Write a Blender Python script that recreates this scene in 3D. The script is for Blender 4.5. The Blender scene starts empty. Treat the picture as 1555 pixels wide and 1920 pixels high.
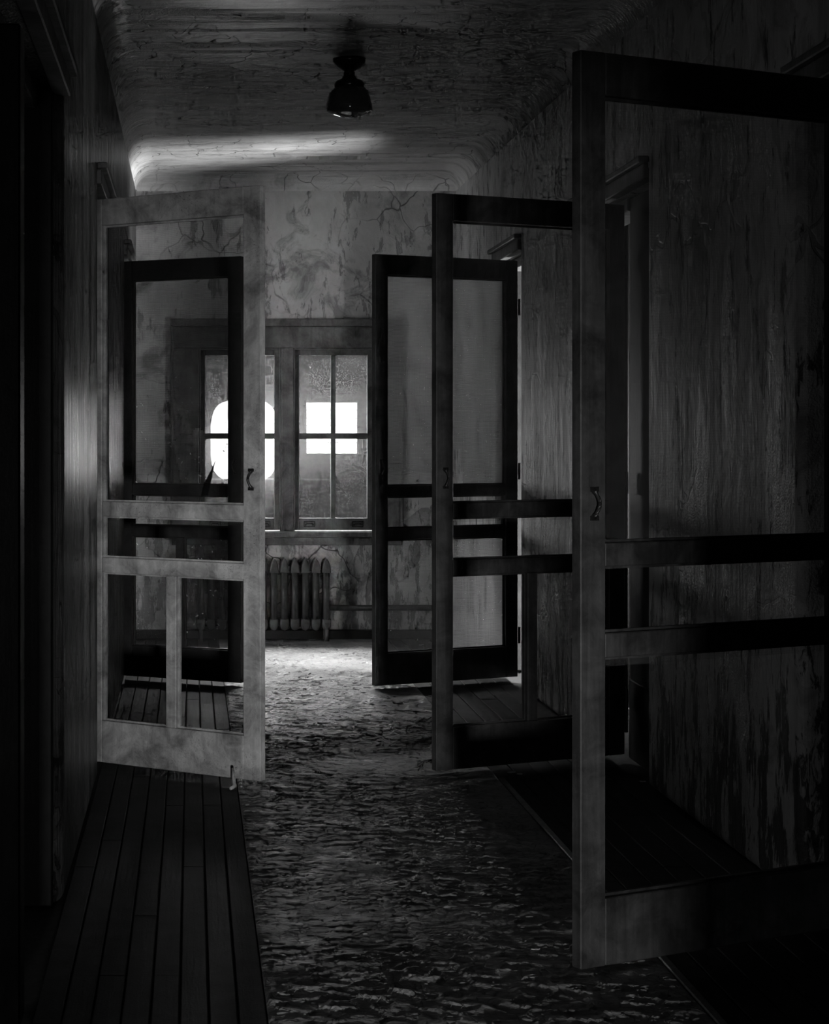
import bpy, bmesh, math, random
from mathutils import Vector, Matrix, noise

random.seed(7)
SC = bpy.context.scene
COL = SC.collection

# ------------------------------------------------------------------ camera
EYE = 1.35
F_PX, W_PX, H_PX = 3600.0, 1555.0, 1920.0
VPX, VPY = 360.0, 815.0
cam = bpy.data.cameras.new('camera')
cam.sensor_fit = 'HORIZONTAL'
cam.sensor_width = 36.0
cam.lens = F_PX * 36.0 / W_PX
cam.shift_x = (W_PX / 2 - VPX) / W_PX
cam.shift_y = -(H_PX / 2 - VPY) / W_PX
cam.clip_start = 0.05
cam.clip_end = 100
cam_o = bpy.data.objects.new('camera', cam)
COL.objects.link(cam_o)
cam_o.location = (0, 0, EYE)
cam_o.rotation_euler = (math.radians(90), 0, 0)
SC.camera = cam_o

# ------------------------------------------------------------------ world, lights, exposure
world = bpy.data.worlds.new('world')
SC.world = world
world.use_nodes = True
bgn = world.node_tree.nodes['Background']
bgn.inputs[0].default_value = (1, 1, 1, 1)
bgn.inputs[1].default_value = 12.0

SC.view_settings.view_transform = 'Standard'
SC.view_settings.look = 'None'
SC.view_settings.gamma = 1.0
SC.view_settings.use_curve_mapping = False
SC.view_settings.exposure = -2.0
SC.cycles.use_denoising = True
SC.cycles.max_bounces = 7
SC.cycles.diffuse_bounces = 5
SC.cycles.transparent_max_bounces = 14
SC.cycles.use_adaptive_sampling = True
SC.cycles.adaptive_threshold = 0.12
SC.cycles.adaptive_min_samples = 12
SC.cycles.sample_clamp_indirect = 6.0
SC.cycles.caustics_reflective = False
SC.cycles.caustics_refractive = False


def area_light(name, loc, direction, sx, sy, power, spread=180, shape='RECTANGLE'):
    d = bpy.data.lights.new(name, 'AREA')
    d.shape = shape
    d.size, d.size_y = sx, sy
    d.energy = power
    d.spread = math.radians(spread)
    o = bpy.data.objects.new(name, d)
    COL.objects.link(o)
    o.location = loc
    o.rotation_euler = Vector(direction).to_track_quat('-Z', 'Y').to_euler()
    return o


# soft sun and sky above the yard wall outside the end windows
sun = bpy.data.lights.new('sun', 'SUN')
sun.energy = 110.0
sun.angle = math.radians(48)
sun_o = bpy.data.objects.new('sun', sun)
COL.objects.link(sun_o)
sun_o.rotation_euler = Vector((0.11, -0.80, -0.57)).to_track_quat('-Z', 'Y').to_euler()
# daylight in the two openings of the yard wall
area_light('daylight_yard_opening_one', (0.417, 15.42, 1.30), (0, -1, 0), 0.56, 0.68, 95, shape='ELLIPSE')
area_light('daylight_yard_opening_two', (1.11, 15.42, 1.40), (0, -1, 0), 0.42, 0.42, 26)
# daylight from the window at the other end of the corridor, far behind the camera
area_light('daylight_back_window', (0.6, -8.9, 0.42), (-0.02, 1, 0.02), 0.35, 0.3, 29, spread=15)
# added fill lamp in the first west side room, lifting the right wall
area_light('fill_first_west_room', (-2.0, 2.9, 0.95), (1.0, 0.72, -0.02), 0.6, 0.8, 5, spread=120)
# added fill lamps hidden in the two side rooms next to the end wall
area_light('fill_east_room', (3.6, 9.95, 0.9), (-1.0, 0.75, 0.2), 1.3, 1.3, 3600)
area_light('fill_west_room', (-2.1, 9.95, 0.9), (1.0, 0.9, 0.2), 0.8, 1.3, 150)

# ------------------------------------------------------------------ dimensions
XL, XR = -0.37, 1.745
YE = 12.69
HC = 3.06
RC = 0.13
YB = -9.2
HO = 2.345            # opening height
SX0, SX1 = -2.2, 3.7  # outer limits of the side rooms

# ------------------------------------------------------------------ materials


def mat(name):
    m = bpy.data.materials.new(name)
    m.use_nodes = True
    nt = m.node_tree
    nt.nodes.clear()
    out = nt.nodes.new('ShaderNodeOutputMaterial')
    return m, nt, out


class N:
    """small node helper"""

    def __init__(self, nt):
        self.nt = nt

    def node(self, t, **kw):
        n = self.nt.nodes.new(t)
        for k, v in kw.items():
            setattr(n, k, v)
        return n

    def link(self, a, b):
        self.nt.links.new(a, b)

    def coords(self, scale=(1, 1, 1), loc=(0, 0, 0), out='Object'):
        tc = self.node('ShaderNodeTexCoord')
        mp = self.node('ShaderNodeMapping')
        mp.inputs['Scale'].default_value = scale
        mp.inputs['Location'].default_value = loc
        self.link(tc.outputs[out], mp.inputs['Vector'])
        return mp.outputs[0]

    def noise(self, vec, scale, detail=4, rough=0.55, dist=0.0):
        n = self.node('ShaderNodeTexNoise')
        n.inputs['Scale'].default_value = scale
        n.inputs['Detail'].default_value = detail
        n.inputs['Roughness'].default_value = rough
        n.inputs['Distortion'].default_value = dist
        self.link(vec, n.inputs['Vector'])
        return n.outputs['Fac'] if 'Fac' in n.outputs else n.outputs[0]

    def voro_edge(self, vec, scale, rnd=1.0):
        n = self.node('ShaderNodeTexVoronoi', feature='DISTANCE_TO_EDGE')
        n.inputs['Scale'].default_value = scale
        n.inputs['Randomness'].default_value = rnd
        self.link(vec, n.inputs['Vector'])
        return n.outputs['Distance']

    def ramp(self, fac, stops):
        r = self.node('ShaderNodeValToRGB')
        el = r.color_ramp.elements
        el[0].position, el[0].color = stops[0][0], (stops[0][1],) * 3 + (1,)
        el[1].position, el[1].color = stops[-1][0], (stops[-1][1],) * 3 + (1,)
        for p, v in stops[1:-1]:
            e = el.new(p)
            e.color = (v, v, v, 1)
        self.link(fac, r.inputs[0])
        return r.outputs[0]

    def math(self, op, a, b=None, clamp=False):
        n = self.node('ShaderNodeMath', operation=op)
        n.use_clamp = clamp
        for i, v in enumerate((a, b)):
            if v is None:
                continue
            if isinstance(v, (int, float)):
                n.inputs[i].default_value = v
            else:
                self.link(v, n.inputs[i])
        return n.outputs[0]

    def mixf(self, fac, a, b):
        n = self.node('ShaderNodeMix', data_type='FLOAT')
        for i, v in zip((0, 2, 3), (fac, a, b)):
            if isinstance(v, (int, float)):
                n.inputs[i].default_value = v
            else:
                self.link(v, n.inputs[i])
        return n.outputs[0]

    def warp(self, vec, scale, amount):
        n = self.node('ShaderNodeTexNoise')
        n.inputs['Scale'].default_value = scale
        n.inputs['Detail'].default_value = 3
        self.link(vec, n.inputs['Vector'])
        s = self.node('ShaderNodeVectorMath', operation='SUBTRACT')
        self.link(n.outputs['Color'], s.inputs[0])
        s.inputs[1].default_value = (0.5, 0.5, 0.5)
        k = self.node('ShaderNodeVectorMath', operation='SCALE')
        self.link(s.outputs[0], k.inputs[0])
        k.inputs['Scale'].default_value = amount
        a = self.node('ShaderNodeVectorMath', operation='ADD')
        self.link(vec, a.inputs[0])
        self.link(k.outputs[0], a.inputs[1])
        return a.outputs[0]

    def principled(self, out, color, rough, height=None, bump=0.3, dist=0.01, spec=0.5, metallic=0.0):
        p = self.node('ShaderNodeBsdfPrincipled')
        p.inputs['Specular IOR Level'].default_value = spec
        p.inputs['Metallic'].default_value = metallic
        for key, v in (('Base Color', color), ('Roughness', rough)):
            if isinstance(v, (int, float)):
                p.inputs[key].default_value = (v, v, v, 1) if key == 'Base Color' else v
            else:
                self.link(v, p.inputs[key])
        if height is not None:
            b = self.node('ShaderNodeBump')
            b.inputs['Strength'].default_value = bump
            b.inputs['Distance'].default_value = dist
            self.link(height, b.inputs['Height'])
            self.link(b.outputs[0], p.inputs['Normal'])
        self.link(p.outputs[0], out.inputs['Surface'])
        return p


def mat_plaster(name, lo=0.30, hi=0.62, crack_scale=2.2, crack_amt=1.0, stain=0.5, streak=(6, 6, 0.9),
                rough=(0.35, 0.6), bump=0.5, peel=0.0, seed=0.0, spec=0.5, gloss=0.0):
    m, nt, out = mat(name)
    n = N(nt)
    base = n.coords(loc=(seed, seed * 0.7, seed * 0.3))
    st = n.coords(scale=streak, loc=(seed, seed, seed))
    warped = n.warp(base, 3.0, 0.35)
    cloud = n.noise(base, 2.3, 7, 0.62, 0.6)
    streaks = n.noise(st, 3.0, 6, 0.6, 0.3)
    fine = n.noise(base, 60, 4, 0.6)
    mid = n.noise(warped, 9.0, 6, 0.65)
    edge = n.voro_edge(warped, crack_scale)
    crack = n.ramp(edge, [(0.0, 0.0), (0.006, 0.25), (0.016, 1.0), (1.0, 1.0)])
    mask = n.ramp(n.noise(base, 1.3, 3), [(0.0, 1.0), (0.44, 1.0), (0.56, 0.0), (1.0, 0.0)])
    crack_m = n.math('MAXIMUM', crack, n.math('SUBTRACT', 1.0, n.math('MULTIPLY', n.math('SUBTRACT', 1.0, mask), crack_amt)))
    tone = n.math('ADD', n.math('MULTIPLY', cloud, 0.6), n.math('MULTIPLY', streaks, 0.4))
    col = n.ramp(tone, [(0.28, lo), (0.45, (lo + hi) / 2), (0.62, hi), (1.0, hi)])
    stn = n.ramp(n.noise(warped, 3.1, 8, 0.7, 0.8), [(0.0, 1.0), (0.50, 1.0), (0.62, 1.0 - stain), (1.0, 1.0 - stain)])
    col = n.math('MULTIPLY', col, stn)
    col = n.math('MULTIPLY', col, n.mixf(crack_m, 0.25, 1.0))
    h = n.math('ADD', n.math('MULTIPLY', mid, 0.5), n.math('MULTIPLY', crack_m, 0.6))
    h = n.math('ADD', h, n.math('MULTIPLY', fine, 0.12))
    h = n.math('ADD', h, n.math('MULTIPLY', streaks, 0.5))
    if peel > 0:
        # flaked paint, heavier towards the damp base of the wall
        sep = n.node('ShaderNodeSeparateXYZ')
        tc = n.node('ShaderNodeTexCoord')
        n.link(tc.outputs['Object'], sep.inputs[0])
        low = n.math('MULTIPLY', n.math('SUBTRACT', 1.1, sep.outputs['Z'], True), 0.09)
        pk = n.coords(scale=(5, 5, 1.5), loc=(seed * 2, 1, 3))
        pn = n.math('ADD', n.noise(n.warp(pk, 4, 0.3), 2.2, 8, 0.72), low)
        flake = n.ramp(pn, [(0.0, 1.0), (0.57, 1.0), (0.60, 0.0), (1.0, 0.0)])
        col = n.math('MULTIPLY', col, n.mixf(flake, 1.0 - peel, 1.0))
        h = n.math('ADD', h, n.math('MULTIPLY', flake, 0.5))
    rg = n.mixf(streaks, rough[1], rough[0])
    if gloss > 0:
        # blistered patches of old gloss paint that sparkle
        gp = n.ramp(n.noise(n.coords(scale=(streak[0] * 0.35, streak[1] * 0.35, max(0.8, streak[2])), loc=(seed, 2, 5)), 1.6, 5, 0.6), [(0.0, 0.0), (0.50, 0.0), (0.60, 1.0), (1.0, 1.0)])
        rg = n.math('SUBTRACT', rg, n.math('MULTIPLY', gp, gloss), True)
        blister = n.noise(base, 140, 3, 0.6)
        h = n.math('ADD', h, n.math('MULTIPLY', n.math('MULTIPLY', blister, gp), 0.55))
    n.principled(out, col, rg, h, bump, 0.02, spec)
    return m


def mat_wood(name, lo, hi, rough=0.55, grain=(14, 14, 0.8), bump=0.35, pits=False, spec=0.4, seed=0.0):
    m, nt, out = mat(name)
    n = N(nt)
    v = n.coords(scale=grain, loc=(seed, seed, seed))
    g = n.noise(v, 3.0, 7, 0.65, 0.4)
    b = n.coords(loc=(seed, 0, seed))
    cl = n.noise(b, 5, 5, 0.6)
    tone = n.math('ADD', n.math('MULTIPLY', g, 0.55), n.math('MULTIPLY', cl, 0.45))
    col = n.ramp(tone, [(0.3, lo), (0.5, (lo + hi) / 2), (0.68, hi), (1.0, hi)])
    h = n.math('ADD', n.math('MULTIPLY', g, 0.6), n.math('MULTIPLY', n.noise(b, 120, 3), 0.35))
    if pits:
        pv = n.warp(b, 60, 0.02)
        pm = n.ramp(n.noise(b, 3.5, 4), [(0.0, 0.0), (0.5, 0.0), (0.66, 1.0), (1.0, 1.0)])
        pit = n.ramp(n.noise(pv, 150, 3, 0.6), [(0.0, 0.0), (0.33, 0.0), (0.40, 1.0), (1.0, 1.0)])
        pit = n.math('MAXIMUM', pit, n.math('SUBTRACT', 1.0, pm))
        col = n.math('MULTIPLY', col, n.mixf(pit, 0.3, 1.0))
        h = n.math('ADD', h, n.math('MULTIPLY', pit, 0.6))
        h = n.math('ADD', h, n.math('MULTIPLY', n.noise(pv, 90, 4, 0.6), 0.9))
    grime = n.noise(n.warp(b, 4, 0.3), 5.5, 6, 0.72)
    col = n.math('MULTIPLY', col, n.ramp(grime, [(0.36, 0.38), (0.52, 0.85), (0.64, 1.2)]))
    n.principled(out, col, rough, h, bump, 0.004, spec)
    return m


def mat_simple(name, v, rough, metallic=0.0, spec=0.5, bump=0.15, scale=40):
    m, nt, out = mat(name)
    n = N(nt)
    b = n.coords()
    nz = n.noise(b, scale, 5, 0.6)
    col = n.ramp(nz, [(0.25, v * 0.6), (0.75, min(1, v * 1.4))])
    n.principled(out, col, rough, nz, bump, 0.004, spec, metallic)
    return m


def mat_floor(name, lo, hi, rough, seed=0.0):
    m, nt, out = mat(name)
    n = N(nt)
    b = n.coords(loc=(seed, 0, 0))
    w = n.warp(b, 6, 0.12)
    cl = n.noise(b, 3.0, 7, 0.65, 0.5)
    fl = n.voro_edge(w, 22)
    edge = n.ramp(fl, [(0.0, 0.0), (0.05, 0.6), (0.12, 1.0), (1.0, 1.0)])
    rip = n.noise(n.warp(n.coords(scale=(9, 26, 9), loc=(seed, 0, 0)), 2, 0.5), 2.6, 5, 0.6, 0.5)
    col = n.ramp(cl, [(0.3, lo), (0.5, (lo + hi) / 2), (0.7, hi)])
    col = n.math('MULTIPLY', col, n.mixf(edge, 0.7, 1.0))
    h = n.math('ADD', n.math('MULTIPLY', rip, 0.9), n.math('MULTIPLY', edge, 0.15))
    h = n.math('ADD', h, n.math('MULTIPLY', n.noise(b, 90, 4), 0.2))
    rg = n.ramp(n.noise(b, 7, 4), [(0.35, rough - 0.12), (0.65, rough + 0.15)])
    n.principled(out, col, rg, h, 0.55, 0.012, 0.5)
    return m


def mat_screen(name, opacity, shade, through=0.35):
    """woven insect wire: fine warp and weft, see-through between"""
    m, nt, out = mat(name)
    n = N(nt)
    v = n.warp(n.coords(), 5.0, 0.03)
    w1 = n.node('ShaderNodeTexWave', bands_direction='X')
    w2 = n.node('ShaderNodeTexWave', bands_direction='Z')
    for w in (w1, w2):
        w.inputs['Scale'].default_value = 44
        w.inputs['Distortion'].default_value = 0.6
        n.link(v, w.inputs['Vector'])
    wv = n.math('MAXIMUM', w1.outputs['Fac'], w2.outputs['Fac'])
    cl = n.noise(n.coords(), 4, 5)
    fac = n.math('MULTIPLY', n.mixf(wv, opacity * 0.5, opacity * 1.4), n.ramp(cl, [(0.3, 0.75), (0.7, 1.15)]), True)
    tr = n.node('ShaderNodeBsdfTransparent')
    df = n.node('ShaderNodeBsdfDiffuse')
    df.inputs[0].default_value = (shade, shade, shade, 1)
    tl = n.node('ShaderNodeBsdfTranslucent')
    tl.inputs[0].default_value = (shade, shade, shade, 1)
    mx0 = n.node('ShaderNodeMixShader')
    mx0.inputs[0].default_value = through
    n.link(df.outputs[0], mx0.inputs[1])
    n.link(tl.outputs[0], mx0.inputs[2])
    mx = n.node('ShaderNodeMixShader')
    n.link(fac, mx.inputs[0])
    n.link(tr.outputs[0], mx.inputs[1])
    n.link(mx0.outputs[0], mx.inputs[2])
    n.link(mx.outputs[0], out.inputs[0])
    return m


def mat_dirty_glass(name):
    m, nt, out = mat(name)
    n = N(nt)
    b = n.coords()
    grime = n.noise(n.warp(n.coords(scale=(1, 1, 2.5)), 5, 0.4), 6, 8, 0.7, 0.5)
    fac = n.ramp(grime, [(0.3, 0.003), (0.5, 0.008), (0.75, 0.022)])
    tr = n.node('ShaderNodeBsdfTransparent')
    tr.inputs[0].default_value = (0.9, 0.9, 0.9, 1)
    tl = n.node('ShaderNodeBsdfTranslucent')
    tl.inputs[0].default_value = (0.8, 0.8, 0.8, 1)
    mx = n.node('ShaderNodeMixShader')
    n.link(fac, mx.inputs[0])
    n.link(tr.outputs[0], mx.inputs[1])
    n.link(tl.outputs[0], mx.inputs[2])
    rf = n.node('ShaderNodeBsdfRefraction')
    rf.inputs['IOR'].default_value = 1.45
    rf.inputs['Roughness'].default_value = 0.55
    mr = n.node('ShaderNodeMixShader')
    mr.inputs[0].default_value = 0.022
    n.link(mx.outputs[0], mr.inputs[1])
    n.link(rf.outputs[0], mr.inputs[2])
    mx = mr
    gl = n.node('ShaderNodeBsdfGlossy')
    gl.inputs['Roughness'].default_value = 0.5
    bp = n.node('ShaderNodeBump')
    bp.inputs['Strength'].default_value = 0.4
    bp.inputs['Distance'].default_value = 0.004
    n.link(grime, bp.inputs['Height'])
    n.link(bp.outputs[0], gl.inputs['Normal'])
    fr = n.node('ShaderNodeFresnel')
    mx2 = n.node('ShaderNodeMixShader')
    n.link(n.math('MULTIPLY', fr.outputs[0], 0.3), mx2.inputs[0])
    n.link(mx.outputs[0], mx2.inputs[1])
    n.link(gl.outputs[0], mx2.inputs[2])
    n.link(mx2.outputs[0], out.inputs[0])
    return m


M = {}
M['plaster_end'] = mat_plaster('cracked_plaster', 0.28, 0.62, 3.2, 1.0, 0.55, (2, 2, 1.2), (0.5, 0.75), 0.6, 0.5, 0.0)
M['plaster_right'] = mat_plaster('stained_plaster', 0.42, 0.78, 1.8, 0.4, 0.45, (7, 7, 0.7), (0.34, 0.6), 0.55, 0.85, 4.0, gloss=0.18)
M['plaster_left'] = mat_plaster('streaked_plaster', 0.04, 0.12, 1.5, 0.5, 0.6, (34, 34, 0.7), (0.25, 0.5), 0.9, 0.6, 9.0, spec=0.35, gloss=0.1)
M['ceiling'] = mat_plaster('ceiling_paint', 0.42, 0.8, 4.5, 1.0, 0.3, (1.1, 16, 3), (0.2, 0.42), 0.75, 0.0, 2.0, gloss=0.12)
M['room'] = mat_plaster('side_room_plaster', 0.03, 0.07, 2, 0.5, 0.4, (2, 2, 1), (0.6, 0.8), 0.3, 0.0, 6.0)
M['wood_dark'] = mat_wood('dark_door_wood', 0.025, 0.10, 0.5, seed=1)
M['wood_black'] = mat_wood('black_door_wood', 0.012, 0.03, 0.5, seed=4)
M['wood_deep'] = mat_wood('deep_dark_wood', 0.02, 0.05, 0.5, seed=6)  # very dark wood of the jamb boards
M['wood_pale'] = mat_wood('pale_painted_wood', 0.32, 0.55, 0.5, pits=True, bump=0.5, seed=3)
M['wood_frame'] = mat_wood('frame_wood', 0.10, 0.24, 0.5, bump=0.5, seed=5)
M['window_wood'] = mat_wood('window_wood', 0.09, 0.2, 0.5, bump=0.6, seed=8)
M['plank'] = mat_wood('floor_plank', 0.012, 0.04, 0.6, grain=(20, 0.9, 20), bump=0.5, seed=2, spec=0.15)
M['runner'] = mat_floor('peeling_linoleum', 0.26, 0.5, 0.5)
M['subfloor'] = mat_simple('subfloor', 0.05, 0.8)
M['iron'] = mat_simple('cast_iron_paint', 0.06, 0.38, 0.0, 0.5, 0.3, 30)
M['black_iron'] = mat_simple('black_iron', 0.02, 0.4, 0.3)
M['pipe'] = mat_simple('rusty_pipe', 0.05, 0.55)
M['strip_metal'] = mat_simple('edge_strip_metal', 0.30, 0.35, 0.8)
M['lamp_metal'] = mat_simple('lamp_metal', 0.02, 0.25, 0.4)
M['lamp_glass'] = mat_simple('dusty_lamp_glass', 0.035, 0.08, 0.0, 0.6, 0.03, 12)
M['flake'] = mat_simple('paint_flake', 0.3, 0.3, 0, 0.6)
M['debris'] = mat_simple('plaster_debris', 0.45, 0.6)
M['twig'] = mat_simple('twig', 0.05, 0.7)
M['screen'] = mat_screen('wire_screen', 0.34, 0.30)
M['screen_thin'] = mat_screen('wire_screen_thin', 0.16, 0.25)
M['screen_lit'] = mat_screen('wire_screen_lit', 0.42, 0.8, 0.6)  # paler wire, window light on the mesh put into its colour
M['screen_shade'] = mat_screen('wire_screen_shade', 0.25, 0.05)  # dark sheet that stands in for shade behind the pale door
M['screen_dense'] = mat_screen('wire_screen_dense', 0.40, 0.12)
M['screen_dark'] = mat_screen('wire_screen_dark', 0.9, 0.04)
M['glass'] = mat_dirty_glass('dirty_glass')
M['porch'] = mat_simple('porch_boards', 0.016, 0.8)
M['pane_shade'] = mat_simple('pane_shade_black', 0.006, 0.9)  # near-black stand-in for the dimness of the lower panes
M['slat'] = mat_simple('louvre_paint', 0.7, 0.6)
M['lath'] = mat_simple('lath', 0.05, 0.8)
M['lint'] = mat_simple('lint', 0.8, 0.7)

# ------------------------------------------------------------------ mesh helpers


def tag(o, label=None, cat=None, group=None, kind=None):
    if label:
        o['label'] = label
    if cat:
        o['category'] = cat
    if group:
        o['group'] = group
    if kind:
        o['kind'] = kind
    return o


def link_mesh(name, bm, m, parent=None, smooth=False):
    bmesh.ops.recalc_face_normals(bm, faces=bm.faces[:])
    me = bpy.data.meshes.new(name)
    bm.to_mesh(me)
    bm.free()
    if smooth:
        for p in me.polygons:
            p.use_smooth = True
    me.materials.append(M[m] if isinstance(m, str) else m)
    o = bpy.data.objects.new(name, me)
    COL.objects.link(o)
    if parent is not None:
        o.parent = parent
    return o


def empty(name, loc=(0, 0, 0), rz=0.0):
    o = bpy.data.objects.new(name, None)
    o.empty_display_size = 0.1
    COL.objects.link(o)
    o.location = loc
    o.rotation_euler = (0, 0, rz)
    return o


def bm_box(bm, x0, x1, y0, y1, z0, z1):
    vs = [bm.verts.new((x, y, z)) for x in (x0, x1) for y in (y0, y1) for z in (z0, z1)]
    idx = [(0, 1, 3, 2), (4, 6, 7, 5), (0, 4, 5, 1), (2, 3, 7, 6), (0, 2, 6, 4), (1, 5, 7, 3)]
    return [bm.faces.new([vs[i] for i in f]) for f in idx]


def box(name, x0, x1, y0, y1, z0, z1, m, parent=None, bev=0.003, seg=1):
    bm = bmesh.new()
    bm_box(bm, x0, x1, y0, y1, z0, z1)
    if bev > 0:
        bmesh.ops.bevel(bm, geom=bm.edges[:], offset=bev, segments=seg, affect='EDGES', profile=0.5)
    return link_mesh(name, bm, m, parent)


def bm_tube(bm, pts, r, seg=10, cap=True):
    rings = []
    n = len(pts)
    up = Vector((0.13, 0.21, 0.97))
    for i, p in enumerate(pts):
        p = Vector(p)
        a = Vector(pts[max(0, i - 1)])
        b = Vector(pts[min(n - 1, i + 1)])
        t = (b - a).normalized()
        u = t.cross(up)
        if u.length < 1e-4:
            u = t.cross(Vector((1, 0, 0)))
        u.normalize()
        v = t.cross(u)
        rr = r[i] if isinstance(r, (list, tuple)) else r
        rings.append([bm.verts.new(p + (u * math.cos(2 * math.pi * k / seg) + v * math.sin(2 * math.pi * k / seg)) * rr) for k in range(seg)])
    for i in range(n - 1):
        for k in range(seg):
            bm.faces.new([rings[i][k], rings[i][(k + 1) % seg], rings[i + 1][(k + 1) % seg], rings[i + 1][k]])
    if cap:
        bm.faces.new(rings[0][::-1])
        bm.faces.new(rings[-1])


def bm_lathe(bm, prof, cx=0, cy=0, seg=32):
    rings = []
    for r, z in prof:
        if r < 1e-5:
            rings.append([bm.verts.new((cx, cy, z))])
        else:
            rings.append([bm.verts.new((cx + r * math.cos(2 * math.pi * k / seg), cy + r * math.sin(2 * math.pi * k / seg), z)) for k in range(seg)])
    for a, b in zip(rings, rings[1:]):
        for k in range(seg):
            k2 = (k + 1) % seg
            if len(a) == 1 and len(b) == 1:
                continue
            if len(a) == 1:
                bm.faces.new([a[0], b[k2], b[k]])
            elif len(b) == 1:
                bm.faces.new([a[k], a[k2], b[0]])
            else:
                bm.faces.new([a[k], a[k2], b[k2], b[k]])


# ------------------------------------------------------------------ the corridor shell
# openings along each wall: (near edge, far edge)
OP_L = [(3.30, 5.54), (7.53, 8.55), (10.50, 11.75)]
OP_R = [(4.50, 5.52), (7.36, 8.75), (10.20, 11.04)]


def comb_wall(name, xface, sign, ops, m, thick=0.24):
    """one wall of the corridor with doorways; sign = +1 when the wall stands at greater x"""
    pts = [(YB, 0.0)]
    for a, b in ops:
        pts += [(a, 0.0), (a, HO), (b, HO), (b, 0.0)]
    pts += [(YE + 0.3, 0.0), (YE + 0.3, HC + 0.02), (YB, HC + 0.02)]
    bm = bmesh.new()
    vs = [bm.verts.new((xface, y, z)) for y, z in pts]
    f = bm.faces.new(vs)
    ex = bmesh.ops.extrude_face_region(bm, geom=[f])
    for v in [g for g in ex['geom'] if isinstance(g, bmesh.types.BMVert)]:
        v.co.x += sign * thick
    bm.normal_update()
    edges = []
    ys = {round(v, 4) for ab in ops for v in ab}
    for e in bm.edges:
        a, b = e.verts
        if abs(a.co.x - xface) < 1e-5 and abs(b.co.x - xface) < 1e-5:
            if round(a.co.y, 4) in ys and round(b.co.y, 4) in ys:
                edges.append(e)
    bmesh.ops.bevel(bm, geom=edges, offset=0.035, segments=6, affect='EDGES', profile=0.5)
    bmesh.ops.triangulate(bm, faces=[f for f in bm.faces if len(f.verts) > 4])
    return tag(link_mesh(name, bm, m), kind='structure')


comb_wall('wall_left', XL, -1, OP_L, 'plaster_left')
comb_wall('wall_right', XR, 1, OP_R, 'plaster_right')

# end wall with the window opening
WX0, WX1 = 360 - 360, 0
S_END = F_PX / YE


def ex(px):
    return (px - VPX) / S_END


def ez(py):
    return EYE - (py - VPY) / S_END


OX0, OX1, OZ0, OZ1 = ex(328), ex(747), ez(1004), ez(604)
bm = bmesh.new()
bm_box(bm, SX0, OX0, YE, YE + 0.28, 0, HC + 0.02)
bm_box(bm, OX1, SX1, YE, YE + 0.28, 0, HC + 0.02)
bm_box(bm, OX0, OX1, YE, YE + 0.28, 0, OZ0)
bm_box(bm, OX0, OX1, YE, YE + 0.28, OZ1, HC + 0.02)
tag(link_mesh('wall_end', bm, 'plaster_end'), kind='structure')

# ceiling with coved edges and a broken slot
bm = bmesh.new()
rings = []
NS = 8
for i in range(NS + 1):
    th = math.pi / 2 * i / NS
    d = RC * (1 - math.cos(th))
    z = HC - RC + RC * math.sin(th)
    x0, x1, y0, y1 = XL - 0.004 + d, XR + 0.004 - d, YB, YE + 0.004 - d
    rings.append([bm.verts.new(p) for p in ((x0, y0, z), (x1, y0, z), (x1, y1, z), (x0, y1, z))])
for a, b in zip(rings, rings[1:]):
    for k in (1, 2, 3):
        k2 = (k + 1) % 4
        bm.faces.new([a[k], a[k2], b[k2], b[k]])
top = rings[-1]
hole = []
hx, hy = 0.895, 11.86
NH = 26
for k in range(NH):
    a = 2 * math.pi * k / NH
    ca, sa = math.cos(a), math.sin(a)
    rx = 0.20 * (abs(ca) ** 0.75) * (1 if ca > 0 else -1)
    ry = 0.085 * (abs(sa) ** 0.5) * (1 if sa > 0 else -1)
    jit = random.uniform(-0.012, 0.012)
    hole.append(bm.verts.new((hx + rx + (0.05 if ca < -0.9 else 0) * -1 + jit, hy + ry + jit, HC)))
hedges = [bm.edges.new((hole[k], hole[(k + 1) % NH])) for k in range(NH)]
tedges = []
for k in range(4):
    e = bm.edges.get((top[k], top[(k + 1) % 4])) or bm.edges.new((top[k], top[(k + 1) % 4]))
    tedges.append(e)
bmesh.ops.triangle_fill(bm, use_beauty=True, edges=hedges + tedges, normal=(0, 0, -1))
# broken rim going up into the void
up = [bm.verts.new((v.co.x, v.co.y, HC + 0.03)) for v in hole]
for k in range(NH):
    bm.faces.new([hole[k], hole[(k + 1) % NH], up[(k + 1) % NH], up[k]])
ceil = link_mesh('ceiling', bm, 'ceiling')
for p in ceil.data.polygons:
    p.use_smooth = p.center.z < HC - 0.0005
tag(ceil, kind='structure')
for k in range(4):
    box('lath', hx - 0.4, hx + 0.4, hy - 0.11 + k * 0.06, hy - 0.07 + k * 0.06, HC + 0.03, HC + 0.04, 'lath', ceil, 0.001)
box('void_lid', hx - 0.45, hx + 0.45, hy - 0.2, hy + 0.2, HC + 0.16, HC + 0.18, 'lath', ceil, 0.0)
for nm, x0, x1, y0, y1 in (('a', hx - .47, hx - .45, hy - .2, hy + .2), ('b', hx + .45, hx + .47, hy - .2, hy + .2),
                           ('c', hx - .47, hx + .47, hy - .22, hy - .2), ('d', hx - .47, hx + .47, hy + .2, hy + .22)):
    box('void_side', x0, x1, y0, y1, HC + 0.01, HC + 0.18, 'lath', ceil, 0.0)

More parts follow.
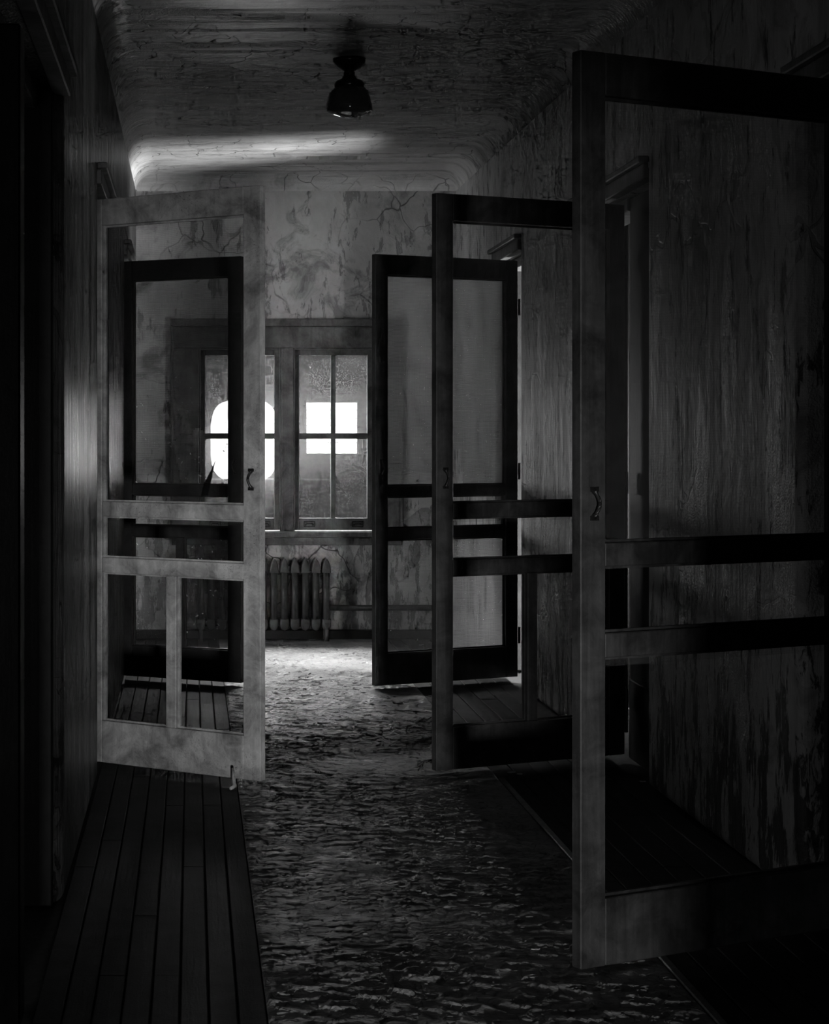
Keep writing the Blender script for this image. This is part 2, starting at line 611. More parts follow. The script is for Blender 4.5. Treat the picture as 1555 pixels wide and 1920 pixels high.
# side rooms: dark outer walls, and the wall behind the camera
for nm, x0, x1 in (('wall_side_room_west', SX0 - 0.1, SX0), ('wall_side_room_east', SX1, SX1 + 0.1)):
    tag(box(nm, x0, x1, YB, YE + 0.28, 0, HC + 0.02, 'room', None, 0), kind='structure')
tag(box('wall_back', SX0 - 0.1, SX1 + 0.1, YB - 0.1, YB, 0, HC + 0.02, 'room', None, 0), kind='structure')
for nm, x0, x1 in (('ceiling_side_room_west', SX0 - 0.1, XL - 0.2), ('ceiling_side_room_east', XR + 0.2, SX1 + 0.1)):
    tag(box(nm, x0, x1, YB - 0.1, YE + 0.28, HC + 0.02, HC + 0.1, 'room', None, 0), kind='structure')
# added wall behind the camera; its gap trims the light from the back
bm = bmesh.new()
bm_box(bm, XL, 0.06, -0.55, -0.43, 0, HC)
bm_box(bm, 0.98, XR, -0.55, -0.43, 0, HC)
bm_box(bm, 0.06, 0.98, -0.55, -0.43, 2.05, HC)
tag(link_mesh('wall_baffle', bm, 'room'), kind='structure')
# partitions between the side rooms
for i, y in enumerate((6.5, 9.5)):
    tag(box('wall_partition_west_%d' % (i + 1), SX0, XL - 0.24, y, y + 0.1, 0, HC + 0.02, 'room', None, 0), kind='structure')
    tag(box('wall_partition_east_%d' % (i + 1), XR + 0.24, SX1, y, y + 0.1, 0, HC + 0.02, 'room', None, 0), kind='structure')

# floor: sub floor, boards at both sides, peeling runner in the middle
floor = tag(box('floor', SX0 - 0.1, SX1 + 0.1, YB - 0.1, YE + 0.28, -0.12, -0.02, 'subfloor', None, 0), kind='structure')
RX0, RX1 = 0.176, 1.2


def boards(x0, x1, n):
    w = (x1 - x0) / n
    meshes = {}
    for k in range(n):
        y = YB + random.uniform(0, 1.0)
        y = YB
        first = True
        while y < YE:
            ln = random.choice((1.6, 2.2, 2.8)) if not first else random.choice((0.8, 1.4, 2.0))
            first = False
            y2 = min(y + ln, YE)
            if y2 > 3.4:
                key = round(y2 - y, 3)
                if key not in meshes:
                    o = box('plank', -w / 2 + 0.002, w / 2 - 0.002, 0.001, key - 0.001, -0.02, 0, 'plank', floor, 0.0025)
                    meshes[key] = o.data
                else:
                    o = bpy.data.objects.new('plank', meshes[key])
                    COL.objects.link(o)
                    o.parent = floor
                o.location = (x0 + (k + 0.5) * w, y, random.uniform(-0.002, 0.001))
            y = y2


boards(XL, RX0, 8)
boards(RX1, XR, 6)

# runner with lifted ripples
bm = bmesh.new()
nx, ny = 128, 1250
y0r, y1r = 3.2, 12.42
grid = []
for j in range(ny + 1):
    y = y0r + (y1r - y0r) * j / ny
    row = []
    for i in range(nx + 1):
        x = RX0 + (RX1 - RX0) * i / nx
        q = Vector((x, y, 0.0))
        wob = noise.noise(q * 9) * 0.25
        p = Vector((x * 13 + wob, y * 15 + noise.noise(q * 11 + Vector((3, 1, 0))) * 0.3, 0.37))
        dist, pts = noise.voronoi(p)
        c = pts[0]
        rx = noise.cell(c * 3.1 + Vector((0.5, 0.2, 0))) - 0.5
        ry = noise.cell(c * 2.3 + Vector((7.5, 0.9, 4))) - 0.2
        tilt = (p.y - c.y) * ry * 0.012 + (p.x - c.x) * rx * 0.006
        rim = math.exp(-((dist[1] - dist[0]) / 0.10) ** 2) * 0.0035
        zone = 0.35 + 0.65 * min(1.0, max(0.0, 0.5 + 1.6 * noise.noise(q * 1.6)))
        lift = max(0.0, 0.003 + (tilt + rim) * zone + 0.002 * noise.noise(q * 40))
        eg = min(i, nx - i)
        lift *= min(1.0, max(0.0, (12.3 - y) * 3))
        if eg == 0:
            lift = 0
        row.append(bm.verts.new((x, y, 0.001 + lift)))
    grid.append(row)
for j in range(ny):
    for i in range(nx):
        bm.faces.new([grid[j][i], grid[j][i + 1], grid[j + 1][i + 1], grid[j + 1][i]])
runner = link_mesh('linoleum_runner', bm, 'runner', None, True)
tag(runner, 'peeling pale linoleum runner down the middle of the corridor floor', 'linoleum', kind='thing')
box('floor_patch', RX0, RX1, 12.42, YE, -0.02, 0.002, 'runner', floor, 0)
# hem of the runner
box('backing', RX0, RX1, y0r, y1r, -0.02, 0.0, 'subfloor', runner, 0)

strip_o = box('edge_strip', RX1 + 0.001, RX1 + 0.024, 3.2, 7.52, 0.0, 0.008, 'strip_metal', None, 0.003)
tag(strip_o, 'thin metal edging strip along the boards beside the linoleum', 'edging strip', kind='thing')

# ------------------------------------------------------------------ door frames (trim)


def door_frame(idx, side, near, far, hinge, flip=False):
    """recessed wooden frame lining one doorway; side = -1 west wall, +1 east wall"""
    xf = XL if side < 0 else XR
    root = tag(empty('trim_%d' % idx), kind='structure')
    d = side

    def bx(name, a, b, y0, y1, z0, z1, m='wood_frame', bev=0.004):
        xa, xb = sorted((xf + d * a, xf + d * b))
        return box(name, xa, xb, y0, y1, z0, z1, m, root, bev)
    # jamb board between plaster edge and hinge, with its plinth
    ja, jb, pa, pb = (near + 0.002, hinge, far - 0.05, far - 0.002) if not flip else (hinge, far - 0.002, near + 0.002, near + 0.05)
    bx('jamb_board', 0.085, 0.125, ja, jb, 0.33, HO - 0.01, 'wood_deep')
    bx('plinth_block', 0.081, 0.130, ja, jb, 0.0, 0.33, 'black_iron')
    bx('jamb_post', 0.03, 0.235, pa, pb, 0.0, HO - 0.01, 'wood_black')  # widened, with the dark of the doorway put into its colour
    bx('head_board', 0.075, 0.20, min(jb, pb), max(ja, pa), HO - 0.06, HO - 0.005)
    # head casing standing proud of the plaster
    bx('head_casing', -0.018, 0.03, near - 0.02, far + 0.03, HO - 0.015, HO + 0.045)
    bx('head_cap', -0.040, 0.0, near - 0.035, far + 0.045, HO + 0.045, HO + 0.07)
    return root


t1 = door_frame(1, -1, *OP_L[0], 3.5)
box('middle_post', XL - 0.16, XL - 0.02, 4.36, 4.47, 0.0, HO - 0.06, 'wood_black', t1, 0.005)
door_frame(2, -1, *OP_L[1], 7.86)
door_frame(3, -1, *OP_L[2], 10.66)
door_frame(4, 1, *OP_R[0], 5.215, True)
door_frame(5, 1, *OP_R[1], 8.02)
door_frame(6, 1, *OP_R[2], 10.56)

# ------------------------------------------------------------------ screen doors
DT = 0.036
DZ0, DZ1 = 0.022, 2.305
DH = DZ1 - DZ0
ST = 0.079


def zf(fr):
    return DZ1 - fr * DH


def screen_patch(name, x0, x1, z0, z1, parent, fy, m='screen', nx=14, nz=24, billow=0.0, keep=None, curl=0.0):
    """a sheet of wire mesh; keep(u, v) tells which cells survive, billow sags it"""
    bm = bmesh.new()
    g = []
    for j in range(nz + 1):
        row = []
        for i in range(nx + 1):
            u, v = i / nx, j / nz
            dx = math.sin(math.pi * u) * math.sin(math.pi * v) * billow
            dx += noise.noise(Vector((u * 3 + x0 * 7, v * 5, 1.3))) * 0.004 * min(1, 6 * min(u, 1 - u, v, 1 - v))
            row.append(bm.verts.new((x0 + (x1 - x0) * u, fy + dx, z0 + (z1 - z0) * v)))
        g.append(row)
    for j in range(nz):
        for i in range(nx):
            if keep is None or keep((i + 0.5) / nx, (j + 0.5) / nz):
                bm.faces.new([g[j][i], g[j][i + 1], g[j + 1][i + 1], g[j + 1][i]])
    loose = [v for v in bm.verts if not v.link_faces]
    bmesh.ops.delete(bm, geom=loose, context='VERTS')
    return link_mesh(name, bm, m, parent, True)


def pull_handle(parent, x, z, fy, fs):
    """small cast bow pull with two feet"""
    bm = bmesh.new()
    pts = []
    for k in range(13):
        t = k / 12
        pts.append((x + 0.004 * math.cos(math.pi * 2 * t), fy + fs * (0.003 + 0.015 * math.sin(math.pi * t) ** 0.5), z - 0.034 + 0.068 * t))
    bm_tube(bm, pts, [0.0048 if 1 < k < 11 else 0.007 for k in range(13)], 10)
    for s in (-1, 1):
        bm_box(bm, x - 0.012, x + 0.012, min(fy, fy + fs * 0.005), max(fy, fy + fs * 0.005), z + s * 0.036 - 0.006, z + s * 0.036 + 0.006)
    return link_mesh('pull_handle', bm, 'black_iron', parent, False)


def screen_door(hinge, free, front, m, label, mullion=True, roll=0.0, handle_z=1.178, screens=(), lint=0):
    hx_, hy_ = hinge
    fx_, fy_ = free
    W = math.hypot(fx_ - hx_, fy_ - hy_)
    root = empty('screen_door', (hx_, hy_, 0), math.atan2(fy_ - hy_, fx_ - hx_))
    if roll:
        root.rotation_mode = 'XYZ'
        root.rotation_euler = (0, 0, root.rotation_euler.z)
    tag(root, label, 'screen door', 'old screen doors along the corridor', 'thing')
    f = 0.0                   # front face at local y = 0
    b = -front * DT           # back face
    ya, yb = min(f, b), max(f, b)
    mw = m

    def bx(name, x0, x1, z0, z1, ins=0.0, bev=0.0025):
        return box(name, x0, x1, ya + ins, yb - ins, z0, z1, mw, root, bev)
    hs = bx('hinge_stile', 0, ST, DZ0, DZ1)
    ls = bx('lock_stile', W - ST, W, DZ0, DZ1)
    zt = zf(0.047)
    bx('top_rail', ST, W - ST, zt, DZ1)
    r1a, r1b = zf(0.537), zf(0.563)
    r2a, r2b = zf(0.636), zf(0.663)
    zb = zf(0.926)
    bx('middle_rail', ST, W - ST, r1b, r1a, 0.002)
    bx('middle_rail', ST, W - ST, r2b, r2a, 0.002)
    bx('bottom_rail', ST, W - ST, DZ0, zb, 0.001)
    mc = W / 2
    if mullion:
        bx('mullion', mc - 0.024, mc + 0.024, zb, r2b, 0.002)
    # screen mouldings on the back edge of each panel
    panels = {'upper': (ST, W - ST, r1a, zt), 'middle': (ST, W - ST, r2a, r1b)}
    if mullion:
        panels['lower_a'] = (ST, mc - 0.024, zb, r2b)
        panels['lower_b'] = (mc + 0.024, W - ST, zb, r2b)
    else:
        panels['lower'] = (ST, W - ST, zb, r2b)
    yb_ = b + front * 0.010
    for key, (x0, x1, z0, z1) in panels.items():
        t = 0.007
        y0_, y1_ = sorted((yb_ - front * 0.006, yb_ + front * 0.006))
        fr = bmesh.new()
        bm_box(fr, x0, x0 + t, y0_, y1_, z0, z1)
        bm_box(fr, x1 - t, x1, y0_, y1_, z0, z1)
        bm_box(fr, x0 + t, x1 - t, y0_, y1_, z0, z0 + t)
        bm_box(fr, x0 + t, x1 - t, y0_, y1_, z1 - t, z1)
        link_mesh('bead_frame', fr, mw, root)
    pull_handle(ls, W - ST / 2 - 0.002, handle_z, 0.0, front)
    for hz in (0.25, 1.15, 2.05):
        bm = bmesh.new()
        bm_tube(bm, [(-0.006, front * 0.004, hz - 0.045), (-0.006, front * 0.004, hz + 0.045)], 0.007, 8)
        link_mesh('hinge', bm, 'black_iron', hs)
    for s in screens:
        x0, x1, z0, z1 = panels[s['panel']]
        kw = {k: v for k, v in s.items() if k != 'panel'}
        if 'billow' in kw:
            kw['billow'] *= front
        screen_patch('wire_screen', x0 + 0.005, x1 - 0.005, z0 + 0.005, z1 - 0.005, root, yb_, **kw)
    if lint:
        rnd = random.Random(int(hx_ * 100) + lint)
        bm = bmesh.new()
        for _ in range(lint):
            x = rnd.uniform(ST, W - ST)
            z = rnd.choice((rnd.uniform(zb, r2b), rnd.uniform(r1a, r1a + 0.6), rnd.uniform(zb, r2a)))
            s = rnd.uniform(0.0012, 0.0032)
            ctr = Vector((x, yb_ + front * 0.003, z))
            a = rnd.uniform(0, math.pi)
            dx, dz = Vector((math.cos(a), 0, math.sin(a))) * s * rnd.uniform(1, 3), Vector((-math.sin(a), 0, math.cos(a))) * s
            bm.faces.new([bm.verts.new(ctr + v) for v in (-dx - dz, dx - dz, dx + dz, -dx + dz)])
        tag(link_mesh('lint', bm, 'lint', root), kind='stuff')
    return root, W, panels, yb_


def torn(f):
    return f


# first door on the east wall: no mullion
screen_door((1.80, 5.20), (0.965, 4.762), 1, 'wood_dark',
            'tall dark screen door with undivided lower panel, swung open before stained plaster',
            mullion=False,
            screens=[dict(panel='upper', m='screen_thin', billow=-0.01),
                     dict(panel='lower', m='screen_thin', nx=20, nz=60, keep=lambda u, v: v > 0.96)])
# second on the east wall
screen_door((1.80, 7.98), (0.966, 7.579), 1, 'wood_dark',
            'dark screen door with mullion and curling torn mesh, beside the metal floor strip',
            screens=[dict(panel='upper', m='screen_thin', billow=-0.02),
                     dict(panel='lower_a', m='screen_thin', nx=24, nz=40, billow=0.03,
                          keep=lambda u, v: u < 0.93 - 0.10 * max(0, 0.35 - v) + 0.03 * math.sin(v * 9)),
                     dict(panel='middle', m='screen_thin', keep=lambda u, v: v > 0.92)])
# third on the east wall, nearest the window
screen_door((1.79, 10.54), (0.969, 10.14), 1, 'wood_dark',
            'dark screen door beside the window wall with scalloped tear in its middle panel',
            roll=0.5,
            screens=[dict(panel='upper', m='screen_lit', nx=60, nz=120, billow=-0.012,
                          keep=lambda u, v: not (abs(u - 0.40 + 0.1 * v) < 0.05 * (0.2 - v) / 0.2 and 0.0 < v < 0.2)),
                     dict(panel='middle', m='screen', nx=90, nz=30,
                          keep=lambda u, v: 0.42 < u < 0.95 and v < 0.15 + 0.5 * math.exp(-((u - 0.68) / 0.12) ** 2)),
                     dict(panel='lower_a', m='screen_lit', billow=0.015), dict(panel='lower_b', m='screen', billow=0.015)],
            lint=90)
# west wall: pale one in front
screen_door((-0.432, 7.83), (0.262, 7.347), -1, 'wood_pale',
            'pale pitted screen door with empty panels and a small pull, standing ajar',
            roll=0.2,
            screens=[dict(panel='upper', m='screen_shade', billow=0.01),  # added sheet, darkens what shows through the empty upper panel
                     dict(panel='middle', m='screen_thin', nz=40, keep=lambda u, v: v > 0.9)])
# west wall: dark one behind it
d, dW, dpan, dyb = screen_door((-0.40, 10.60), (0.262, 10.26), -1, 'wood_black',
                               'black-looking screen door with an upright dagger-shaped mesh flap, behind the pale door',
                               screens=[dict(panel='upper', m='screen_dense', nx=60, nz=110, billow=0.012,
                                             keep=lambda u, v: v > 0.20 + 0.16 * (u - 0.3) + 0.012 * math.sin(u * 40) or u < 0.5 - v * 0.4),
                                        dict(panel='middle', m='screen_thin'),
                                        dict(panel='lower_a', m='screen_dense', billow=0.01), dict(panel='lower_b', m='screen_dense', billow=0.01)],
                               lint=120)
# the dagger-shaped flap of torn wire standing up from the rail
bm = bmesh.new()
fx0 = 0.535
pts = [(fx0 - 0.030, -0.030), (fx0 + 0.014, -0.02), (fx0 + 0.040, 0.09), (fx0 + 0.062, 0.172), (fx0 + 0.030, 0.11), (fx0 - 0.012, 0.04)]
zr = dpan['upper'][2] - 0.035
lo = [bm.verts.new((x, -0.004 - 0.02 * max(0, z), zr + z)) for x, z in pts]
f = bm.faces.new(lo)
exr = bmesh.ops.extrude_face_region(bm, geom=[f])
for v in [g for g in exr['geom'] if isinstance(g, bmesh.types.BMVert)]:
    v.co.y += 0.002
link_mesh('torn_flap', bm, 'screen_dark', d)

# ------------------------------------------------------------------ window at the end
YW = YE + 0.10   # sash plane
wt = tag(empty('trim_7', (0, 0, 0)), kind='structure')


def wbox(name, px0, px1, py0, py1, y0, y1, m='window_wood', parent=wt, bev=0.004):
    return box(name, ex(px0), ex(px1), y0, y1, ez(py1), ez(py0), m, parent, bev)


wbox('head_casing', 320, 755, 598, 612, YE - 0.035, YE + 0.04)
wbox('head_board', 322, 753, 612, 652, YE - 0.016, YE + 0.12)
wbox('side_board', 322, 373, 652, 996, YE - 0.012, YE + 0.12, 'wood_frame')
wbox('side_board', 703, 753, 652, 996, YE - 0.012, YE + 0.12, 'wood_frame')
wbox('mullion_post', 528, 550, 652, 996, YE - 0.012, YE + 0.12)
wbox('stool', 316, 760, 996, 1007, YE - 0.06, YE + 0.14, bev=0.006)
wbox('apron', 322, 753, 1007, 1022, YE - 0.02, YE + 0.01)
for px in (320, 751):
    wbox('edge_moulding', px, px + 5, 612, 996, YE - 0.035, YE + 0.0)


def window(idx, p0, p1, label):
    root = tag(empty('window_%d' % idx), kind='structure')
    y0, y1 = YE + 0.045, YE + 0.085

    def wb(name, a, b, c, d_, ya=y0, yb=y1, m='window_wood', bev=0.003):
        return wbox(name, a, b, c, d_, ya, yb, m, root, bev)
    # stop beads round the sash (these catch the light)
    wb('stop_bead', p0, p0 + 3, 652, 996, YE + 0.0, YE + 0.045)
    wb('stop_bead', p1 - 3, p1, 652, 996, YE + 0.0, YE + 0.045)
    wb('stop_bead', p0 + 3, p1 - 3, 652, 655, YE + 0.0, YE + 0.045)
    a, b = p0 + 3, p1 - 3
    wb('sash_stile', a, a + 9, 655, 994)
    wb('sash_stile', b - 10, b, 655, 994)
    wb('sash_top_rail', a + 9, b - 10, 655, 666)
    br = wb('sash_bottom_rail', a + 9, b - 10, 972, 994)
    wb('meeting_rail', a + 9, b - 10, 812, 823)
    mid = (a + 9 + b - 10) / 2
    wb('muntin', mid - 4.5, mid + 4.5, 666, 812)
    wb('muntin', mid - 4.5, mid + 4.5, 823, 972)
    for (xa, xb) in ((a + 9, mid - 4.5), (mid + 4.5, b - 10)):
        for (za, zb_) in ((666, 812), (823, 972)):
            box('pane', ex(xa) - 0.004, ex(xb) + 0.004, YW - 0.042, YW - 0.038, ez(zb_) - 0.004, ez(za) + 0.004, 'glass', root, 0)
    # recessed cup lifts on the bottom rail
    for cxp in (a + 28, b - 28):
        bm = bmesh.new()
        x, z = ex(cxp), ez(983)
        w, h = 0.038, 0.019
        yf = y0 - 0.004
        bm_box(bm, x - w, x + w, yf, y0 + 0.001, z + h - 0.005, z + h)
        bm_box(bm, x - w, x + w, yf, y0 + 0.001, z - h, z - h + 0.005)
        bm_box(bm, x - w, x - w + 0.005, yf, y0 + 0.001, z - h + 0.005, z + h - 0.005)
        bm_box(bm, x + w - 0.005, x + w, yf, y0 + 0.001, z - h + 0.005, z + h - 0.005)
        bm_tube(bm, [(x - 0.024, yf, z - 0.008), (x - 0.02, yf - 0.014, z + 0.004), (x + 0.02, yf - 0.014, z + 0.004), (x + 0.024, yf, z - 0.008)], 0.004, 8)
        link_mesh('sash_lift', bm, 'black_iron', br)
    return root


window(1, 373, 528, '')
window(2, 550, 703, '')

# yard beyond the glass: boarded wall with two daylight openings
YP = 15.3
SP = F_PX / YP
YTOP = 2.95


def pxx(px):
    return (px - VPX) / SP


def pzz(py):
    return EYE - (py - VPY) / SP


bm = bmesh.new()
outer = [bm.verts.new(p) for p in ((-1.6, YP, -0.5), (3.2, YP, -0.5), (3.2, YP, YTOP), (-1.6, YP, YTOP))]
oe = [bm.edges.new((outer[k], outer[(k + 1) % 4])) for k in range(4)]
# rounded opening
loop1 = []
for k in range(28):
    a = 2 * math.pi * k / 28
    ca, sa = math.cos(a), math.sin(a)
    x = pxx(458) + (pxx(521) - pxx(458)) * math.copysign(abs(ca) ** 0.5, ca)
    z = pzz(826) + (pzz(750) - pzz(826)) * math.copysign(abs(sa) ** 0.6, sa)
    loop1.append(bm.verts.new((x, YP, z)))
loop2 = [bm.verts.new((x, YP, z)) for x, z in ((pxx(575), pzz(850)), (pxx(670), pzz(850)), (pxx(670), pzz(755)), (pxx(575), pzz(755)))]
for lp in (loop1, loop2):
    oe += [bm.edges.new((lp[k], lp[(k + 1) % len(lp)])) for k in range(len(lp))]
res = bmesh.ops.triangle_fill(bm, use_beauty=True, edges=oe, normal=(0, -1, 0))
ex2 = bmesh.ops.extrude_face_region(bm, geom=bm.faces[:])
for v in [g for g in ex2['geom'] if isinstance(g, bmesh.types.BMVert)]:
    v.co.y += 0.05
porch = tag(link_mesh('wall_yard', bm, 'porch'), kind='structure')
box('pane_shade_board', -1.5, 3.1, YP - 0.12, YP - 0.001, -0.5, 1.0, 'pane_shade', porch, 0.01)  # added dark block beyond the glass, darkens the lower panes
for k, py in enumerate((768, 783, 797, 812, 829, 841)):
    o = box('louvre_slat', pxx(575), pxx(670), YP + 0.028, YP + 0.03, pzz(py + 2.0), pzz(py), 'slat', porch, 0)
tag(box('ground_yard', -1.7, 3.3, YE + 0.28, YP + 0.05, -0.6, -0.5, 'porch', None, 0), kind='structure')

# ------------------------------------------------------------------ radiator
YRAD = 12.50
SR = F_PX / YRAD


def rxx(px):
    return (px - VPX) / SR


def rzz(py):
    return EYE - (py - VPY) / SR


rad = empty('radiator', (0, 0, 0))
tag(rad, 'old cast iron column radiator with pointed sections under the window', 'radiator', kind='thing')
pitch = 19.7 / SR
xlast = rxx(613)
nsec = 13
bm = bmesh.new()
rt, rb = rzz(1047), rzz(1183)
w = 0.0285
# section profile: pointed arch top, in x-z, thickness in y as three columns
prof = [(-w, rb + 0.03), (-w, rt - 0.075), (-w * 0.85, rt - 0.045), (-w * 0.5, rt - 0.018), (0, rt), (w * 0.5, rt - 0.018), (w * 0.85, rt - 0.045), (w, rt - 0.075), (w, rb + 0.03), (w * 0.7, rb + 0.008), (0, rb), (-w * 0.7, rb + 0.008)]
# front cap plate (head)
hb = rt - 0.095
head = [p for p in prof if p[1] > hb]
head = [(-w, hb)] + head + [(w, hb)]
for y0_, y1_ in ((-0.075, 0.075),):
    vs = [bm.verts.new((x, y0_, z)) for x, z in head]
    f = bm.faces.new(vs)
    e_ = bmesh.ops.extrude_face_region(bm, geom=[f])
    for v in [g for g in e_['geom'] if isinstance(g, bmesh.types.BMVert)]:
        v.co.y += y1_ - y0_
foot = [(-w, rb + 0.075), (w, rb + 0.075), (w, rb + 0.03), (w * 0.7, rb + 0.008), (0, rb), (-w * 0.7, rb + 0.008), (-w, rb + 0.03)]
vs = [bm.verts.new((x, -0.075, z)) for x, z in foot]
f = bm.faces.new(vs)
e_ = bmesh.ops.extrude_face_region(bm, geom=[f])
for v in [g for g in e_['geom'] if isinstance(g, bmesh.types.BMVert)]:
    v.co.y += 0.15
bmesh.ops.bevel(bm, geom=[e for e in bm.edges if abs(e.verts[0].co.y - e.verts[1].co.y) < 1e-5], offset=0.008, segments=2, affect='EDGES', profile=0.5)
for yc in (-0.05, 0.0, 0.05):
    bm_tube(bm, [(0, yc, rb + 0.06), (0, yc, rt - 0.085)], 0.0215, 12)
sec0 = link_mesh('section', bm, 'iron', rad, False)
for p in sec0.data.polygons:
    p.use_smooth = True
for k in range(nsec):
    if k == 0:
        o = sec0
    else:
        o = bpy.data.objects.new('section', sec0.data)
        COL.objects.link(o)
        o.parent = rad
    o.location = (xlast - k * pitch, YRAD + 0.08, 0)
for k in (0, nsec - 1):
    for yc in (0.02, 0.14):
        bm = bmesh.new()
        bm_tube(bm, [(xlast - k * pitch, YRAD + yc, rb + 0.05), (xlast - k * pitch, YRAD + yc, 0.03), (xlast - k * pitch, YRAD + yc - 0.006, 0.001)], [0.02, 0.013, 0.017], 10)
        link_mesh('foot', bm, 'iron', rad, True)
for zc, nm in ((rt - 0.10, 'nipple_bar'), (rb + 0.04, 'nipple_bar')):
    bm = bmesh.new()
    bm_tube(bm, [(xlast - (nsec - 1) * pitch, YRAD + 0.08, zc), (xlast, YRAD + 0.08, zc)], 0.017, 10)
    link_mesh(nm, bm, 'iron', rad, True)

# heating pipes along the end wall
bm = bmesh.new()
bm_tube(bm, [(ex(615), YE - 0.06, ez(1138)), (XR - 0.002, YE - 0.06, ez(1138))], 0.019, 12)
tag(link_mesh('heating_pipe', bm, 'pipe', None, True), 'dark heating pipe running along the end wall from the radiator', 'pipe', kind='thing')
tag(box('baseboard_end', XL, XR, YE - 0.03, YE, 0.0, ez(1180), 'wood_black', None, 0.006), kind='structure')

# ------------------------------------------------------------------ ceiling lamp
LX, LY = 0.716, 8.73
LY = F_PX / ((VPY - 110) / (HC - EYE))
LX = (655 - VPX) * LY / F_PX
SL = F_PX / LY


def lz(py):
    return EYE + (VPY - py) / SL


lamp = empty('ceiling_lamp', (LX, LY, HC))
tag(lamp, 'schoolhouse ceiling lamp with dark flared glass shade hanging from the ceiling', 'lamp', kind='thing')


def lathe(name, prof, m, seg=40, parent=None):
    bm = bmesh.new()
    bm_lathe(bm, prof, 0, 0, seg)
    return link_mesh(name, bm, m, parent or lamp, True)


k = 1 / SL


def lp(rpx, py):
    return (rpx * k, lz(py) - HC)


lathe('canopy', [(0.0, 0.0), (31 * k, 0.0), (30 * k, -0.018), lp(27, 121), lp(22, 128), lp(13, 132), lp(10, 136), (0.0, lz(136) - HC)], 'lamp_metal')
lathe('stem', [lp(10.5, 130), lp(10.5, 142), lp(12, 146), (0, lz(146) - HC)], 'lamp_metal')
fit = lathe('fitter', [lp(11, 142), lp(15, 148), lp(24, 152), lp(28, 157), lp(27.5, 163), lp(26, 166), (0, lz(166) - HC)], 'lamp_metal')
lathe('glass_shade', [lp(26, 163), lp(31, 168), lp(37, 174), lp(40, 184), lp(43, 196), lp(44.8, 207), lp(43.5, 209.5), lp(30, 215), lp(14, 220), (0, lz(222) - HC)], 'lamp_glass', 16, fit)

# ------------------------------------------------------------------ debris on the floor


def floor_pt(px, py):
    y = F_PX * EYE / (py - VPY)
    return (px - VPX) * y / F_PX, y


def chip_mesh(seed):
    rnd = random.Random(seed)
    bm = bmesh.new()
    n = 7
    r = []
    for k in range(n):
        a = 2 * math.pi * k / n
        rr = rnd.uniform(0.6, 1.0)
        r.append((rr * math.cos(a), rr * math.sin(a) * 0.5))
    lo = [bm.verts.new((x, y, 0.12 * x * x)) for x, y in r]
    hi = [bm.verts.new((x * 0.92, y * 0.92, 0.12 * x * x + 0.14)) for x, y in r]
    bm.faces.new(lo[::-1])
    bm.faces.new(hi)
    for k in range(n):
        bm.faces.new([lo[k], lo[(k + 1) % n], hi[(k + 1) % n], hi[k]])
    return bm


chips = [link_mesh('plaster_chip', chip_mesh(k), 'debris') for k in range(4)]
spots = [(745, 1321, 12), (762, 1319, 9), (688, 1358, 9), (636, 1368, 11), (618, 1369, 6), (768, 1376, 10), (800, 1350, 9), (812, 1388, 7),
         (958, 1449, 11), (975, 1452, 8), (1196, 1425, 8), (1206, 1466, 9), (1190, 1418, 7), (560, 1302, 6), (530, 1297, 7), (1005, 1785, 12), (790, 1210, 7), (812, 1206, 6)]
used = 0
for k, (px, py, r) in enumerate(spots):
    x, y = floor_pt(px, py)
    base = chips[k % 4]
    if k < 4:
        o = base
    else:
        o = bpy.data.objects.new('plaster_chip', base.data)
        COL.objects.link(o)
    s = r * y / F_PX
    o.location = (x, y, 0.006 if RX0 < x < RX1 else 0.0)
    o.scale = (s, s, s)
    o.rotation_euler = (0, 0, random.uniform(-0.6, 0.6))
    tag(o, 'small curled plaster chip lying on the corridor floor', 'debris', 'plaster chips on the floor', 'thing')

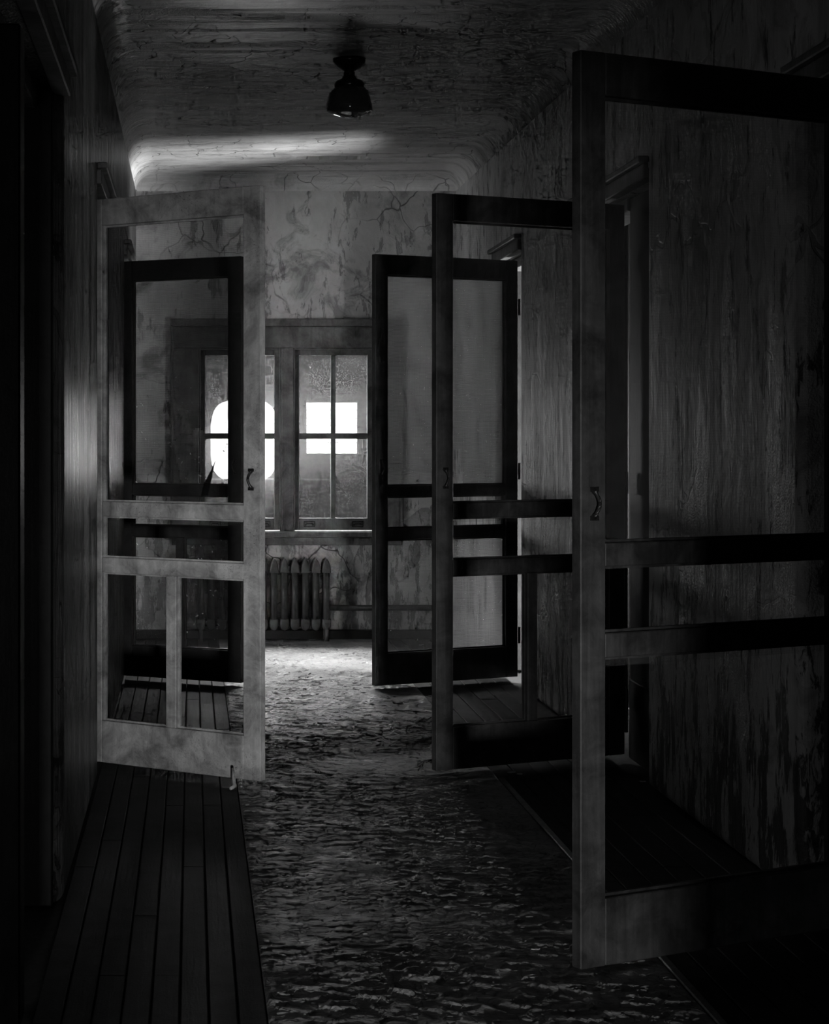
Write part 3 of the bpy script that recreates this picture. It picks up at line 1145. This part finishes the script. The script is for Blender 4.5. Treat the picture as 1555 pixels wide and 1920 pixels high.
# twig by the second east door
x, y = floor_pt(797, 1443)
bm = bmesh.new()
bm_tube(bm, [(x - 0.03, y, 0.016), (x, y + 0.012, 0.03), (x + 0.03, y + 0.03, 0.034), (x + 0.055, y + 0.03, 0.018)], [0.004, 0.006, 0.005, 0.003], 7)
bm_tube(bm, [(x, y + 0.012, 0.03), (x - 0.012, y - 0.02, 0.012), (x - 0.02, y - 0.03, 0.012)], [0.005, 0.004, 0.003], 7)
tag(link_mesh('dead_twig', bm, 'twig', None, True), 'bent dark twig on the linoleum beside a door stile', 'twig', kind='thing')

# fallen rag of wire by the hinge of the pale door
x, y = floor_pt(438, 1480)
bm = bmesh.new()
bm_tube(bm, [(x - 0.002, y + 0.05, 0.07), (x, y + 0.02, 0.04), (x + 0.004, y, 0.012), (x - 0.012, y - 0.03, 0.008)], [0.006, 0.007, 0.009, 0.006], 8)
tag(link_mesh('paint_curl', bm, 'debris', None, True), 'pale curl of paint standing below the pale screen door', 'debris', kind='thing')

# countless small curled flakes of floor paint
bm = bmesh.new()
rnd = random.Random(3)
for _ in range(4200):
    y = 4.2 + (12.3 - 4.2) * rnd.random()
    x = rnd.uniform(RX0 + 0.02, RX1 - 0.02)
    if noise.noise(Vector((x * 3, y * 2.2, 7))) < -0.12 and rnd.random() < 0.8:
        continue
    s = rnd.uniform(0.002, 0.006)
    ln = s * rnd.uniform(1.2, 3.0)
    a = rnd.gauss(0.25, 0.5)
    ca, sa = math.cos(a), math.sin(a)
    z0 = 0.004 if RX0 < x < RX1 else 0.0015
    tilt = rnd.uniform(0.2, 0.9) * s
    prev = None
    for t in (-1, 0, 1):
        dz = (1 - t * t) * tilt * 0.4
        p = [(t * ln, -s * 0.5, z0 + 0.001), (t * ln, s * 0.5, z0 + tilt + dz)]
        cur = [bm.verts.new((x + px * ca - py * sa, y + px * sa + py * ca, pz)) for px, py, pz in p]
        if prev:
            bm.faces.new([prev[0], cur[0], cur[1], prev[1]])
        prev = cur
tag(link_mesh('paint_flakes', bm, 'flake', runner), 'curled flakes of peeling floor paint', kind='stuff')
